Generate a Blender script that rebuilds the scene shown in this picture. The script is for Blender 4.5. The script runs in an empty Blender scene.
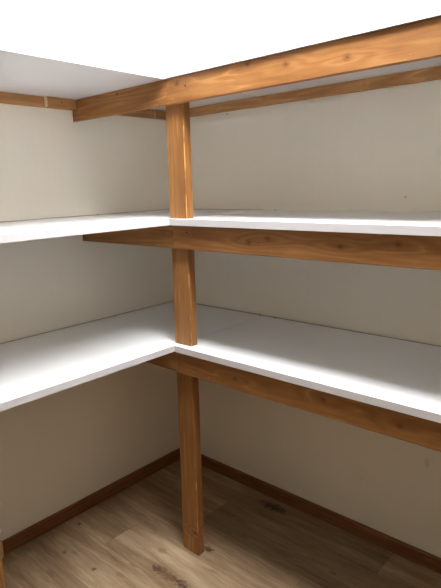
import bpy, bmesh, math, random
from mathutils import Vector, Matrix
random.seed(4)
SC = bpy.context.scene
COL = SC.collection

# ------------------------------------------------------------------ measures (metres)
X_END, Y_END, CEIL = 3.0, -3.2, 2.62          # room
DL = {1: .5798, 2: .5749, 3: .5732}           # depth of the left shelves
DR = {1: .5717, 2: .5673, 3: .5637}           # depth of the back shelves
Z = {1: .8977, 2: 1.3762, 3: 1.8728}          # top faces at the room corner
SX = {1: .0011, 2: .0004, 3: .0006}
SY = {1: .0070, 2: .0120, 3: .0067}           # the shelves sag a little towards the room
T = .0228
OV = {1: .0105, 2: .0140, 3: .0070}            # overhang of each shelf over its beam
PX0, PX1, PY0, PY1 = .5514, .6387, -.5382, -.5038   # post
Y_LEFT_END = -1.372                            # where the left shelves stop

def tilt(i, x, y): return SX[i]*x + SY[i]*y

# ------------------------------------------------------------------ node helpers
def new_mat(name):
    m = bpy.data.materials.new(name); m.use_nodes = True
    nt = m.node_tree; nt.nodes.clear()
    out = nt.nodes.new('ShaderNodeOutputMaterial')
    b = nt.nodes.new('ShaderNodeBsdfPrincipled')
    nt.links.new(b.outputs[0], out.inputs[0])
    return m, nt, b

class NT:
    def __init__(s, nt): s.nt = nt
    def node(s, kind, **kw):
        n = s.nt.nodes.new(kind)
        for k, v in kw.items(): setattr(n, k, v)
        return n
    def put(s, sock, v):
        if hasattr(v, 'is_output'): s.nt.links.new(v, sock)
        else: sock.default_value = v
    def math(s, op, a, b=0.0, c=None):
        n = s.node('ShaderNodeMath', operation=op)
        s.put(n.inputs[0], a); s.put(n.inputs[1], b)
        if c is not None: s.put(n.inputs[2], c)
        return n.outputs[0]
    def vmath(s, op, a, b=(0, 0, 0)):
        n = s.node('ShaderNodeVectorMath', operation=op)
        s.put(n.inputs[0], a); s.put(n.inputs[1], b)
        return n.outputs[1] if op in ('LENGTH', 'DISTANCE') else n.outputs[0]
    def noise(s, vec, scale=1, detail=3, rough=.5, dist=0):
        n = s.node('ShaderNodeTexNoise')
        s.put(n.inputs['Vector'], vec); n.inputs['Scale'].default_value = scale
        n.inputs['Detail'].default_value = detail; n.inputs['Roughness'].default_value = rough
        n.inputs['Distortion'].default_value = dist
        return n.outputs[0]
    def ramp(s, f, stops):
        n = s.node('ShaderNodeValToRGB'); s.put(n.inputs[0], f)
        el = n.color_ramp.elements
        while len(el) < len(stops): el.new(.5)
        for e, (p, c) in zip(el, stops):
            e.position = p; e.color = (*c, 1) if len(c) == 3 else c
        return n.outputs[0]
    def mix(s, f, a, b, mode='MIX'):
        n = s.node('ShaderNodeMix', data_type='RGBA', blend_type=mode)
        s.put(n.inputs[0], f)
        for sock, v in ((n.inputs[6], a), (n.inputs[7], b)):
            s.put(sock, (*v, 1) if isinstance(v, tuple) and len(v) == 3 else v)
        return n.outputs[2]
    def maprange(s, v, a, b, c=0.0, d=1.0):
        n = s.node('ShaderNodeMapRange', interpolation_type='SMOOTHSTEP')
        s.put(n.inputs[0], v)
        for i, q in enumerate((a, b, c, d)): n.inputs[i+1].default_value = q
        return n.outputs[0]
    def bump(s, h, strength, dist=.002):
        n = s.node('ShaderNodeBump'); s.put(n.inputs['Height'], h)
        n.inputs['Strength'].default_value = strength; n.inputs['Distance'].default_value = dist
        return n.outputs[0]

def srgb(r, g, b):
    f = lambda c: (c/255/12.92) if c/255 <= .04045 else ((c/255+.055)/1.055)**2.4
    return (f(r), f(g), f(b))

# ------------------------------------------------------------------ materials
def wood(name, axis, dark, mid, light, rough=.5, saw=0.0, knots=True, spots=(), worn=0.0):
    """Stained softwood with the grain along one axis ('X', 'Y' or 'Z')."""
    m, nt, b = new_mat(name); n = NT(nt)
    tc = n.node('ShaderNodeTexCoord'); oi = n.node('ShaderNodeObjectInfo')
    seed = n.math('MULTIPLY', oi.outputs['Random'], 37.0)
    comb = n.node('ShaderNodeCombineXYZ')
    for i in range(3): n.put(comb.inputs[i], seed)
    v = n.vmath('ADD', tc.outputs['Object'], comb.outputs[0])
    def stretch(along, across):
        k = [across]*3; k['XYZ'.index(axis)] = along
        return n.vmath('MULTIPLY', v, tuple(k))
    # knots pull the rings around them
    vo = n.node('ShaderNodeTexVoronoi'); n.put(vo.inputs['Vector'], stretch(3.4, 10)); vo.inputs['Scale'].default_value = 1
    kd = n.math('ADD', vo.outputs['Distance'], n.math('MULTIPLY', n.noise(stretch(16, 40), 1, 2), .06))
    pull = n.maprange(kd, .03, .24, 1, 0)
    g = n.noise(stretch(.55, 8), 1, 3, .5, .3)
    g = n.math('ADD', g, n.math('MULTIPLY', pull, .13 if knots else 0.0))
    pos = n.node('ShaderNodeNewGeometry').outputs['Position']
    near = []
    for (kx, ky, kz) in spots:
        d = n.vmath('LENGTH', n.vmath('MULTIPLY', n.vmath('SUBTRACT', pos, (kx, ky, kz)), (1, .2, 1.35)))
        d = n.math('ADD', d, n.math('MULTIPLY', n.math('SUBTRACT', n.noise(pos, 190, 2), .5), .006))
        near.append(d)
        g = n.math('ADD', g, n.maprange(n.vmath('LENGTH', n.vmath('MULTIPLY', n.vmath('SUBTRACT', pos, (kx, ky, kz)), (.35, .2, 1.3))), .0, .045, .10, 0))
    rings = n.math('SINE', n.math('MULTIPLY', g, 75))
    rings = n.math('MULTIPLY_ADD', rings, .5, .5)
    fibre = n.noise(stretch(9, 330), 1, 4, .6)
    cloud = n.noise(stretch(4.0, 12), 1, 4, .6)
    t = n.math('ADD', n.math('MULTIPLY', rings, .14), n.math('MULTIPLY', fibre, .36))
    t = n.math('ADD', t, n.math('MULTIPLY', cloud, .50))
    col = n.ramp(t, [(.25, dark), (.5, mid), (.75, light)])
    crest = n.math('MULTIPLY', n.maprange(rings, .86, 1.0, 0, 1), n.maprange(n.noise(stretch(5, 22), 1, 2), .50, .66, 0, .5))
    col = n.mix(crest, col, tuple(min(1, c*1.35) for c in light))
    for d in near:
        col = n.mix(n.maprange(d, .005, .019, .5, 0), col, tuple(c*.6 for c in dark))
        col = n.mix(n.maprange(d, .0015, .0048, .8, 0), col, tuple(c*.2 for c in dark))
    if worn:
        wv = n.noise(stretch(14, 60), 1, 3)
        col = n.mix(n.maprange(wv, .46, .6, 0, worn), col, tuple(min(1, c*1.9) for c in light))
    if knots:
        col = n.mix(n.maprange(kd, .055, .10, .8, 0), col, tuple(c*.28 for c in dark))
    # nicks, dents and rubbed spots
    nick = n.noise(stretch(28, 60), 1, 2)
    col = n.mix(n.maprange(nick, .72, .78, 0, .45), col, tuple(min(1, c*1.5) for c in light))
    n.put(b.inputs['Base Color'], col)
    b.inputs['Roughness'].default_value = rough
    b.inputs['Specular IOR Level'].default_value = .35
    h = n.math('ADD', fibre, n.math('MULTIPLY', n.noise(stretch(160, 6), 1, 2), saw))
    n.put(b.inputs['Normal'], n.bump(h, .25, .0015))
    return m

PINE = (srgb(120, 75, 37), srgb(150, 101, 53), srgb(172, 124, 73))
OLD = (srgb(146, 100, 58), srgb(180, 130, 82), srgb(206, 160, 112))
SKIRT = (srgb(98, 62, 36), srgb(126, 82, 50), srgb(146, 100, 64))
KN = [(1.076, -.557, 1.813), (1.267, -.557, 1.799), (.938, -.557, 1.835), (.633, -.557, 1.824),
      (1.007, -.553, 1.317), (1.424, -.553, 1.320), (1.257, -.553, 1.305), (.93, -.553, 1.300),
      (1.216, -.561, .842), (.870, -.561, .827), (1.455, -.561, .828)]
W = {a: wood('stained_pine_'+a, a, *PINE, saw=(.7 if a == 'X' else .2), spots=(KN if a == 'X' else [(.622, -.538, .10)] if a == 'Z' else ()), knots=False) for a in 'XYZ'}
WORN = wood('worn_pine_edge', 'Z', *PINE, worn=.75, knots=False)
BAT = {a: wood('batten_pine_'+a, a, *OLD, rough=.6) for a in 'XY'}
SKX = wood('skirting_wood_X', 'X', *SKIRT, rough=.45, knots=False)
SKY = wood('skirting_wood_Y', 'Y', *SKIRT, rough=.45, knots=False)

def plain(name, col, rough=.5, metal=0.0, spec=.5, var=.04, scale=30):
    m, nt, b = new_mat(name); n = NT(nt)
    tc = n.node('ShaderNodeTexCoord')
    f = n.noise(tc.outputs['Object'], scale, 3)
    n.put(b.inputs['Base Color'], n.mix(f, tuple(c*(1-var) for c in col), tuple(min(1, c*(1+var)) for c in col)))
    b.inputs['Roughness'].default_value = rough; b.inputs['Metallic'].default_value = metal
    b.inputs['Specular IOR Level'].default_value = spec
    return m

M_SHELF = plain('white_melamine', srgb(234, 236, 239), .24, 0, .5, .012, 3)
M_BAND = plain('white_edge_banding', srgb(226, 224, 228), .4, 0, .4, .012, 20)
M_JOINT = plain('grey_brown_joint', srgb(160, 149, 134), .8, 0, .2, .1, 60)  # thin grey-brown strip in the gap between shelf and wall
M_SAWN = plain('raw_sawn_end', srgb(236, 216, 182), .8, 0, .2, .08, 200)
M_SCREW = plain('dark_screw_steel', srgb(58, 52, 46), .45, .7, .5, .1, 300)
M_BRASS = plain('aged_brass', srgb(160, 128, 86), .5, .6, .5, .1, 120)
M_STEEL = plain('bright_steel', srgb(206, 202, 194), .3, .9, .5, .05, 120)
M_CEIL = plain('grey_ceiling_paint', srgb(206, 204, 200), .9, 0, .2, .01, 6)
M_LAMPBASE = plain('white_lamp_metal', srgb(235, 235, 232), .4, 0, .5, .02, 30)

def wall_mat():
    m, nt, b = new_mat('cream_wallpaper'); n = NT(nt)
    g = n.node('ShaderNodeNewGeometry').outputs['Position']
    rib = n.noise(n.vmath('MULTIPLY', g, (85, 85, 1.5)), 1, 2, .5)
    blot = n.noise(n.vmath('MULTIPLY', g, (2, 2, 1.2)), 1, 3)
    grit = n.noise(g, 260, 2)
    t = n.math('ADD', n.math('MULTIPLY', rib, .3), n.math('MULTIPLY', blot, .6))
    col = n.ramp(t, [(.3, srgb(243, 236, 222)), (.7, srgb(247, 241, 228))])
    # one old scuff low on the back wall
    d = n.vmath('LENGTH', n.vmath('MULTIPLY', n.vmath('SUBTRACT', g, (1.343, 0, .433)), (80, 5, 36)))
    col = n.mix(n.maprange(d, .3, 1, .25, 0), col, srgb(150, 138, 120))
    n.put(b.inputs['Base Color'], col)
    b.inputs['Roughness'].default_value = .85; b.inputs['Specular IOR Level'].default_value = .2
    n.put(b.inputs['Normal'], n.bump(n.math('ADD', rib, n.math('MULTIPLY', grit, .5)), .12, .001))
    return m
M_WALL = wall_mat()

def floor_mat():
    m, nt, b = new_mat('oak_laminate_planks'); n = NT(nt)
    g = n.node('ShaderNodeNewGeometry').outputs['Position']
    sp = n.node('ShaderNodeSeparateXYZ'); n.put(sp.inputs[0], g)
    x, y = sp.outputs[0], sp.outputs[1]
    PW, PL = .191, 1.3
    r = n.math('DIVIDE', n.math('ADD', y, .167), PW)
    row = n.math('FLOOR', r); fr = n.math('FRACT', r)
    xx = n.math('DIVIDE', n.math('SUBTRACT', x, n.math('MULTIPLY_ADD', row, -.5475, 1.235)), PL)
    idx = n.math('FLOOR', xx); fx = n.math('FRACT', xx)
    cid = n.node('ShaderNodeCombineXYZ'); n.put(cid.inputs[0], row); n.put(cid.inputs[1], idx)
    wn = n.node('ShaderNodeTexWhiteNoise', noise_dimensions='3D'); n.put(wn.inputs['Vector'], cid.outputs[0])
    tone = wn.outputs['Value']
    off = n.vmath('MULTIPLY', wn.outputs['Color'], (11, 17, 5))
    v = n.vmath('ADD', g, off)
    grain = n.noise(n.vmath('MULTIPLY', v, (3.2, 34, 1)), 1, 5, .62, .5)
    cloud = n.noise(n.vmath('MULTIPLY', v, (2.5, 9, 1)), 1, 3)
    fine = n.noise(n.vmath('MULTIPLY', v, (22, 340, 1)), 1, 3)
    t = n.math('ADD', n.math('MULTIPLY', grain, .45), n.math('MULTIPLY', cloud, .35))
    t = n.math('ADD', t, n.math('MULTIPLY', fine, .2))
    col = n.ramp(t, [(.34, srgb(112, 89, 66)), (.5, srgb(154, 131, 104)), (.66, srgb(190, 169, 141))])
    shade = n.maprange(tone, 0, 1, .74, 1.08)
    cs = n.node('ShaderNodeCombineXYZ')
    for i in range(3): n.put(cs.inputs[i], shade)
    col = n.mix(1.0, col, cs.outputs[0], 'MULTIPLY')
    # knots
    vo = n.node('ShaderNodeTexVoronoi'); n.put(vo.inputs['Vector'], n.vmath('MULTIPLY', v, (3.0, 8.5, 1))); vo.inputs['Scale'].default_value = 1
    kd = n.math('ADD', vo.outputs['Distance'], n.math('MULTIPLY', n.noise(n.vmath('MULTIPLY', v, (40, 60, 1)), 1, 3), .10))
    col = n.mix(n.maprange(kd, .06, .18, .4, 0), col, srgb(88, 62, 42))
    # the large split knots near the post
    wob = n.noise(n.vmath('MULTIPLY', g, (55, 75, 1)), 1, 4)
    def spot(cx, cy, lx, ly, amt, c, col):
        d = n.vmath('LENGTH', n.vmath('MULTIPLY', n.vmath('SUBTRACT', g, (cx, cy, 0)), (1/lx, 1/ly, 1)))
        d = n.math('ADD', d, n.math('MULTIPLY_ADD', wob, 2.0, -1.0))
        return n.mix(n.maprange(d, .2, 1.0, amt, 0), col, c)
    dk = srgb(44, 32, 24); br = srgb(112, 84, 60)
    for q in ((.565, -.695, .040, .024, .95, dk), (.630, -.692, .13, .034, .85, br), (.70, -.69, .06, .02, .7, dk),
              (.640, -.480, .034, .02, .85, dk), (.368, -.858, .016, .012, .7, dk), (.475, -.812, .03, .015, .5, br),
              (.674, -.071, .10, .034, .85, dk), (.50, -.61, .035, .022, .45, br), (.19, -.88, .02, .012, .5, dk),
              (.075, -.73, .02, .012, .7, dk), (.63, -.25, .05, .02, .55, br), (.90, -.30, .05, .02, .4, br), (1.11, -.27, .03, .012, .6, br)):
        col = spot(*q, col)
    # joints
    ey = n.math('MULTIPLY', n.math('MINIMUM', fr, n.math('SUBTRACT', 1.0, fr)), PW)
    ex = n.math('MULTIPLY', n.math('MINIMUM', fx, n.math('SUBTRACT', 1.0, fx)), PL)
    e = n.math('MINIMUM', ex, ey)
    j = n.maprange(e, .0006, .0022, 1, 0)
    col = n.mix(n.math('MULTIPLY', j, .3), col, srgb(82, 60, 42))
    n.put(b.inputs['Base Color'], col)
    b.inputs['Roughness'].default_value = .5; b.inputs['Specular IOR Level'].default_value = .35
    n.put(b.inputs['Normal'], n.bump(n.math('SUBTRACT', n.math('MULTIPLY', grain, .3), j), .2, .001))
    return m
M_FLOOR = floor_mat()

def bounce_wall_mat():
    m, nt, b = new_mat('two_tone_bounce_wall'); n = NT(nt)
    g = n.node('ShaderNodeNewGeometry').outputs['Position']
    sp = n.node('ShaderNodeSeparateXYZ'); n.put(sp.inputs[0], g)
    f = n.math('GREATER_THAN', sp.outputs[2], 1.4)
    var = n.maprange(n.noise(g, 3, 3), .3, .7, .95, 1.0)
    c = n.mix(f, srgb(60, 53, 48), srgb(240, 237, 231))  # unseen far walls: pale over dark, invented to steer bounce light
    n.put(b.inputs['Base Color'], n.mix(var, (0, 0, 0), c))
    b.inputs['Roughness'].default_value = .85; b.inputs['Specular IOR Level'].default_value = .2
    return m
M_FAR = bounce_wall_mat()

def glow_mat():
    m, nt, b = new_mat('lit_opal_glass'); n = NT(nt)
    b.inputs['Base Color'].default_value = (.9, .9, .88, 1)
    b.inputs['Emission Color'].default_value = (.99, .985, .985, 1)
    b.inputs['Emission Strength'].default_value = LAMP
    return m
LAMP = 54.0
M_GLOW = glow_mat()

# ------------------------------------------------------------------ mesh helpers
def link(name, bm, mats, parent=None, origin=None, bevel=0.0, smooth=False):
    me = bpy.data.meshes.new(name)
    if origin is not None: bmesh.ops.translate(bm, verts=bm.verts, vec=-Vector(origin))
    bmesh.ops.recalc_face_normals(bm, faces=bm.faces)
    if bevel:
        res = bmesh.ops.bevel(bm, geom=list(bm.edges), offset=bevel, segments=2, profile=.5, affect='EDGES')
        if isinstance(mats, (list, tuple)):
            for q in res['faces']: q.material_index = 1
    if smooth:
        for f in bm.faces: f.smooth = True
    bm.to_mesh(me); bm.free()
    for m in (mats if isinstance(mats, (list, tuple)) else [mats]): me.materials.append(m)
    o = bpy.data.objects.new(name, me); COL.objects.link(o)
    if origin is not None: o.location = origin
    if parent:
        o.parent = parent
        o.location = Vector(origin or (0, 0, 0)) - parent.location
    return o

def tag(o, label, cat, group=None):
    o['label'] = label; o['category'] = cat; o['kind'] = 'thing'
    if group: o['group'] = group
    return o

def box(bm, x0, x1, y0, y1, z0, z1, f=None):
    r = bmesh.ops.create_cube(bm, size=1)
    for v in r['verts']:
        x, y = (x0, x1)[v.co.x > 0], (y0, y1)[v.co.y > 0]
        v.co = (x, y, (z0, z1)[v.co.z > 0] + (f(x, y) if f else 0))
    return bm

def prism(bm, pts, z0, z1, f=None):
    lo = [bm.verts.new((x, y, z0 + (f(x, y) if f else 0))) for x, y in pts]
    hi = [bm.verts.new((x, y, z1 + (f(x, y) if f else 0))) for x, y in pts]
    bm.faces.new(lo[::-1]); bm.faces.new(hi)
    k = len(pts)
    for i in range(k):
        bm.faces.new((lo[i], lo[(i+1) % k], hi[(i+1) % k], hi[i]))
    return bm

def cyl(bm, p0, p1, r0, r1=None, seg=16):
    p0, p1 = Vector(p0), Vector(p1); d = p1-p0
    res = bmesh.ops.create_cone(bm, cap_ends=True, segments=seg, radius1=r0, radius2=r0 if r1 is None else r1, depth=d.length)
    q = Vector((0, 0, 1)).rotation_difference(d.normalized())
    mat = Matrix.Translation((p0+p1)/2) @ q.to_matrix().to_4x4()
    bmesh.ops.transform(bm, matrix=mat, verts=res['verts'])
    return bm

def lathe(bm, prof, c, seg=48):
    rings = []
    for r, z in prof:
        if r < 1e-6: rings.append([bm.verts.new((c[0], c[1], c[2]+z))]); continue
        rings.append([bm.verts.new((c[0]+r*math.cos(2*math.pi*k/seg), c[1]+r*math.sin(2*math.pi*k/seg), c[2]+z)) for k in range(seg)])
    for a, b2 in zip(rings, rings[1:]):
        for k in range(seg):
            q = [a[k % len(a)], a[(k+1) % len(a)], b2[(k+1) % len(b2)], b2[k % len(b2)]]
            q = list(dict.fromkeys(q))
            if len(q) > 2: bm.faces.new(q)
    return bm

def B(): return bmesh.new()
def struct(o): o['kind'] = 'structure'; return o

# ------------------------------------------------------------------ the room
TH = .1
struct(link('floor', box(B(), -TH, X_END+TH, Y_END-TH, TH, -TH, 0), M_FLOOR))
struct(link('ceiling', box(B(), -TH, X_END+TH, Y_END-TH, TH, CEIL, CEIL+TH), M_CEIL))
struct(link('wall_left', box(B(), -TH, 0, Y_END-TH, TH, 0, CEIL), M_WALL))
struct(link('wall_back', box(B(), 0, X_END, 0, TH, 0, CEIL), M_WALL))
struct(link('wall_right', box(B(), X_END, X_END+TH, Y_END-TH, TH, 0, CEIL), M_FAR))
struct(link('wall_front', box(B(), 0, X_END, Y_END-TH, Y_END, 0, CEIL), M_FAR))
def skirting(name, axis, a, b, wall, sgn, m):
    """profile: 12 mm board with an eased top and a slim foot bead"""
    bm = B()
    prof = [(0, 0), (.014, 0), (.014, .008), (.012, .011), (.012, .053), (.008, .0598), (0, .0598)]
    ends = []
    for t in (a, b):
        vs = []
        for d, z in prof:
            vs.append(bm.verts.new((t, wall+sgn*d, z) if axis == 'X' else (wall+sgn*d, t, z)))
        ends.append(vs)
    k = len(prof)
    for i in range(k): bm.faces.new((ends[0][i], ends[0][(i+1) % k], ends[1][(i+1) % k], ends[1][i]))
    bm.faces.new(ends[0][::-1]); bm.faces.new(ends[1])
    return struct(link(name, bm, m))
skirting('baseboard_back', 'X', 0, X_END, 0, -1, SKX)
skirting('baseboard_left', 'Y', Y_END, -.014, 0, 1, SKY)
skirting('baseboard_right', 'Y', Y_END, -.014, X_END, -1, SKY)
skirting('baseboard_front', 'X', .014, X_END-.014, Y_END, 1, SKX)

# ------------------------------------------------------------------ posts
def post(name, x0, x1, y0, y1, z1):
    return link(name, box(B(), x0, x1, y0, y1, 0, z1), [W['Z'], WORN], origin=((x0+x1)/2, (y0+y1)/2, 0), bevel=.0026)
p = post('shelf_post', PX0, PX1, PY0, PY1, Z[3]-T-.0035)
tag(p, 'tall orange-stained wooden post standing on the floor at the inner corner of the shelves', 'post')

LPX1 = .575
lp = post('shelf_post', LPX1-.0344, LPX1, -1.378, -1.291, Z[1]-T+tilt(1, .56, -1.372))
tag(lp, 'stained wooden post with a metal catch at the left edge of the photo', 'post')
# catch: rounded brass plate wrapped on the room-side face, steel hook above it
bm = B()
pts = []
for cy, cz, a0 in ((-1.295, .470, 0), (-1.335, .470, 90), (-1.335, .427, 180), (-1.295, .427, 270)):
    for k in range(5):
        a = math.radians(a0 + 22.5*k); pts.append((cy+.008*math.cos(a), cz+.008*math.sin(a)))
f0 = [bm.verts.new((LPX1, y, z)) for y, z in pts]; f1 = [bm.verts.new((LPX1+.004, y, z)) for y, z in pts]
bm.faces.new(f0[::-1]); bm.faces.new(f1)
for k in range(len(pts)): bm.faces.new((f0[k], f0[(k+1) % len(pts)], f1[(k+1) % len(pts)], f1[k]))
pl = link('catch_plate', bm, M_BRASS, parent=lp, origin=(LPX1, -1.307, .449)); pl['label'] = 'dull brass catch plate with rounded corners'
hk = B()
prev = None
path = [Vector((LPX1+.006, -1.306, .482)), Vector((LPX1+.007, -1.305, .500)), Vector((LPX1+.010, -1.300, .512)), Vector((LPX1+.013, -1.295, .517)), Vector((LPX1+.015, -1.291, .514)), Vector((LPX1+.015, -1.290, .506))]
for a, b2 in zip(path, path[1:]): cyl(hk, a, b2, .0032, seg=10)
for q in path: bmesh.ops.create_icosphere(hk, subdivisions=2, radius=.0032, matrix=Matrix.Translation(q))
cyl(hk, (LPX1-.002, -1.310, .500), (LPX1+.008, -1.305, .500), .004, seg=10)
h = link('hook', hk, M_STEEL, parent=lp, origin=(LPX1, -1.28, .5), smooth=True); h['label'] = 'small bright steel hook'

# ------------------------------------------------------------------ beams under the shelf fronts
def screw(parent, pos, direction, r=.0035):
    d = Vector(direction)
    bm = B(); cyl(bm, Vector(pos)-d*.004, Vector(pos)+d*.0012, r, r*.8, 14)
    return link('screw', bm, M_SCREW, parent=parent, origin=tuple(pos))
BH = {1: .0846, 2: .0862, 3: .0855}
BLAB = {3: ('top', 'topmost'), 2: ('middle', 'middle'), 1: ('bottom', 'lowest')}
beams = {}; XJ = .5785
for i in (1, 2, 3):
    y0 = -DR[i]+OV[i]; zt = Z[i]-T
    f = lambda x, y, i=i: tilt(i, x, y)
    bm = box(B(), XJ+.0012, X_END, y0, PY0, zt-BH[i], zt-.0004, f)
    beams[i] = tag(link('support_rail', bm, W['X'], origin=(XJ, y0, zt-BH[i]), bevel=.0022),
                   '%s long stained beam, right of the post, under the front of the %s back shelf' % (BLAB[i][1], BLAB[i][0]), 'beam', 'long beams carrying the back shelves')
    bm = box(B(), 0, XJ, y0+.001, PY0, zt-BH[i]+.001, zt-.0004, f)
    beams[-i] = tag(link('support_rail', bm, W['X'], origin=(0, y0, zt-BH[i]), bevel=.0018),
                    '%s short stained beam between the left wall and the post, under the %s left shelf' % (BLAB[i][1], BLAB[i][0]), 'beam', 'short beams under the left shelves')
yb = {i: -DR[i]+OV[i] for i in (1, 2, 3)}
screw(beams[2], (.652, yb[2], 1.323), (0, -1, 0))
screw(beams[-3], (.306, yb[3], 1.832), (0, -1, 0))
screw(beams[3], (.672, yb[3], 1.812), (0, -1, 0))

# ------------------------------------------------------------------ shelf panels
C = .0012                                   # clearance around the post
LAB = {3: 'top', 2: 'middle', 1: 'bottom'}
for i in (1, 2, 3):
    f = lambda x, y, i=i: tilt(i, x, y)
    gl, gr = {1: (.006, .006), 2: (.006, .003), 3: (.004, .003)}[i]      # gaps left along the walls
    z1 = Z[i]; z0 = z1-T; dl = DL[i]; dr = DR[i]; bt = .0009
    # left panel runs back to the corner; notched round the post
    if i == 3:
        lp_pts = [(gl, Y_LEFT_END), (dl-bt, Y_LEFT_END), (dl-bt, -gl), (gl, -gl)]
        rp_pts = [(dl+.0040, -dr+bt), (X_END, -dr+bt), (X_END, -gr), (dl+.0040, -gr)]
    else:
        lp_pts = [(gl, Y_LEFT_END), (dl-bt, Y_LEFT_END), (dl-bt, PY0-C), (PX0-C, PY0-C), (PX0-C, PY1+C), (dl-bt, PY1+C), (dl-bt, -gl), (gl, -gl)]
        rp_pts = [(dl+.0040, -dr+bt), (X_END, -dr+bt), (X_END, -gr), (dl+.0040, -gr), (dl+.0040, PY1+C), (PX1+C, PY1+C), (PX1+C, PY0-C), (dl+.0040, PY0-C)]
    a = link('shelf', prism(B(), lp_pts, z0, z1, f), M_SHELF, origin=(0, 0, z0))
    tag(a, {3: 'white top shelf panel along the left wall, seen from below',
            2: 'white middle shelf panel along the left wall',
            1: 'white bottom shelf panel along the left wall'}[i], 'shelf', 'white shelf panels along the left wall')
    link('edge_band', box(B(), dl-bt, dl, Y_LEFT_END, -dr, z0, z1, f), M_BAND, parent=a, origin=(dl, 0, z0))
    b_ = link('shelf', prism(B(), rp_pts, z0, z1, f), M_SHELF, origin=(dl, 0, z0))
    tag(b_, {3: 'white top shelf panel along the back wall, above the brightest beam',
             2: 'white middle shelf panel along the back wall, on the middle beam',
             1: 'white bottom shelf panel along the back wall, on the lowest beam'}[i], 'shelf', 'white shelf panels along the back wall')
    link('edge_band', box(B(), dl+.0040, X_END, -dr, -dr+bt, z0, z1, f), M_BAND, parent=b_, origin=(dl, -dr, z0))
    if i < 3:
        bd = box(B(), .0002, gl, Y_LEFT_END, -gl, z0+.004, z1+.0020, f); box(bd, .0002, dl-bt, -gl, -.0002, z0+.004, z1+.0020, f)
        link('joint_strip', bd, M_JOINT, parent=a, origin=(0, 0, z1))['label'] = 'thin dark joint line along the wall'
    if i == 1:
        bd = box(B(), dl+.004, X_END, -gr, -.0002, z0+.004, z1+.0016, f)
        link('joint_strip', bd, M_JOINT, parent=b_, origin=(dl, 0, z1))['label'] = 'thin dark joint line along the wall'
    if i == 1:
        screw(a, (.009, -.415, z1+tilt(1, 0, -.415)+.001), (.3, 0, .95))
        screw(a, (.562, -.012, z1+.001), (0, -.3, .95)); screw(b_, (.645, -.012, z1+.002), (0, -.3, .95))
    if i == 2:
        screw(a, (.009, -.47, z1+tilt(2, 0, -.47)+.002), (.3, 0, .95))
        screw(b_, (.644, -.007, z1+.002), (0, -.3, .95))

# ------------------------------------------------------------------ wall battens under the top shelf
zt = Z[3]-T; LH = .040
def batten(x0, x1, y0, y1, axis, label, h=LH, sawn=None):
    f = lambda x, y: tilt(3, x, y)
    o = link('shelf_batten', box(B(), x0, x1, y0, y1, zt-h, zt-.0006, f), BAT[axis], origin=(x0, y0, zt-h), bevel=.0008)
    tag(o, label, 'batten', 'battens under the top shelf')
    if sawn:
        e = link('sawn_end', box(B(), x0, x1, y0-.0008, y0, zt-h, zt-.0006, f), M_SAWN, parent=o, origin=(x0, y0, zt-h))
        e['label'] = 'pale raw sawn end'
    return o
batten(0, .018, Y_LEFT_END, -.692, 'Y', 'brown batten on the left wall, left of the pale sawn end')
q = batten(0, .034, -.689, -.5565, 'Y', 'short brown batten on the left wall between the pale sawn end and the top beam', sawn=True)
screw(q, (.034, -.625, zt-.022), (1, 0, 0), .003)
batten(0, .0196, PY0+.001, -.118, 'Y', 'short shaded batten on the left wall behind the top beam')
q = batten(0, .024, -.114, -.0015, 'Y', 'stub of batten in the room corner with a pale sawn end', sawn=True)
batten(.0255, X_END, -.0144, 0, 'X', 'long brown batten on the back wall under the top shelf')

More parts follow.
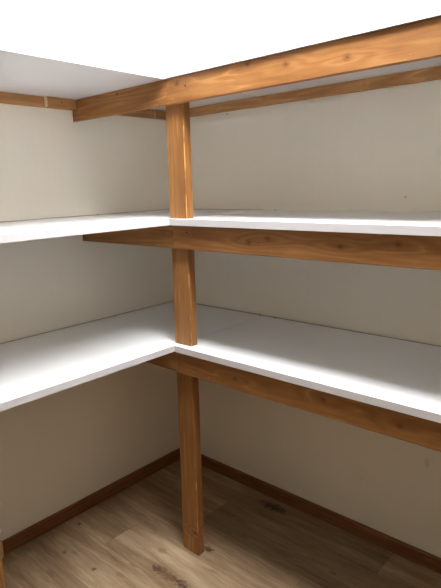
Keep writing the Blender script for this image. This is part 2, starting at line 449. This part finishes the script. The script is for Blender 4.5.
# ------------------------------------------------------------------ nails left in the back wall
for (x, z), lab in (((.379, 1.800), 'tiny dark nail in the back wall just under the long batten'),
                    ((1.213, 1.428), 'tiny dark nail in the back wall above the middle shelf')):
    bm = B(); cyl(bm, (x, .004, z), (x, -.004, z), .0012, seg=10); cyl(bm, (x, -.004, z), (x, -.0052, z), .0021, seg=12)
    tag(link('nail', bm, M_SCREW, origin=(x, 0, z)), lab, 'nail')

# ------------------------------------------------------------------ ceiling lamp (above the picture)
LX, LY = 1.20, -.80
lamp = bpy.data.objects.new('ceiling_lamp', None); COL.objects.link(lamp); lamp.location = (LX, LY, CEIL)
tag(lamp, 'white rectangular panel lamp on the ceiling in front of the shelves', 'lamp')
L2 = .42
W2 = .17
link('lamp_base', box(B(), LX-L2-.015, LX+L2+.015, LY-W2-.015, LY+W2+.015, CEIL-.05, CEIL), M_LAMPBASE, parent=lamp, origin=(LX, LY, CEIL), bevel=.004)
link('diffuser', box(B(), LX-L2, LX+L2, LY-W2, LY+W2, CEIL-.085, CEIL-.0505), M_GLOW, parent=lamp, origin=(LX, LY, CEIL), bevel=.014)

# ------------------------------------------------------------------ world (outside the closed room)
w = bpy.data.worlds.new('world'); SC.world = w; w.use_nodes = True
w.node_tree.nodes['Background'].inputs[0].default_value = (.6, .65, .7, 1)
w.node_tree.nodes['Background'].inputs[1].default_value = .3

# ------------------------------------------------------------------ camera
cam = bpy.data.cameras.new('camera'); co = bpy.data.objects.new('camera', cam); COL.objects.link(co)
cx, cy, cz, yaw, pitch, roll, fpx = 1.9724, -1.8608, 1.4712, .7288, .1991, -.0232, 520.23
fw = Vector((-math.sin(yaw)*math.cos(pitch), math.cos(yaw)*math.cos(pitch), -math.sin(pitch)))
rt = Vector((math.cos(yaw), math.sin(yaw), 0)); up = rt.cross(fw)
r2 = rt*math.cos(roll)+up*math.sin(roll); u2 = -rt*math.sin(roll)+up*math.cos(roll)
m = Matrix((r2, u2, -fw)).transposed().to_4x4(); m.translation = (cx, cy, cz)
co.matrix_world = m
cam.sensor_fit = 'VERTICAL'; cam.sensor_height = 36; cam.lens = 36*fpx/588
cam.clip_start = .02
SC.camera = co

# ------------------------------------------------------------------ view
vs = SC.view_settings
vs.view_transform = 'Standard'; vs.look = 'None'; vs.gamma = 1; vs.use_curve_mapping = False
vs.exposure = 0.1
SC.cycles.max_bounces = 12; SC.cycles.diffuse_bounces = 8
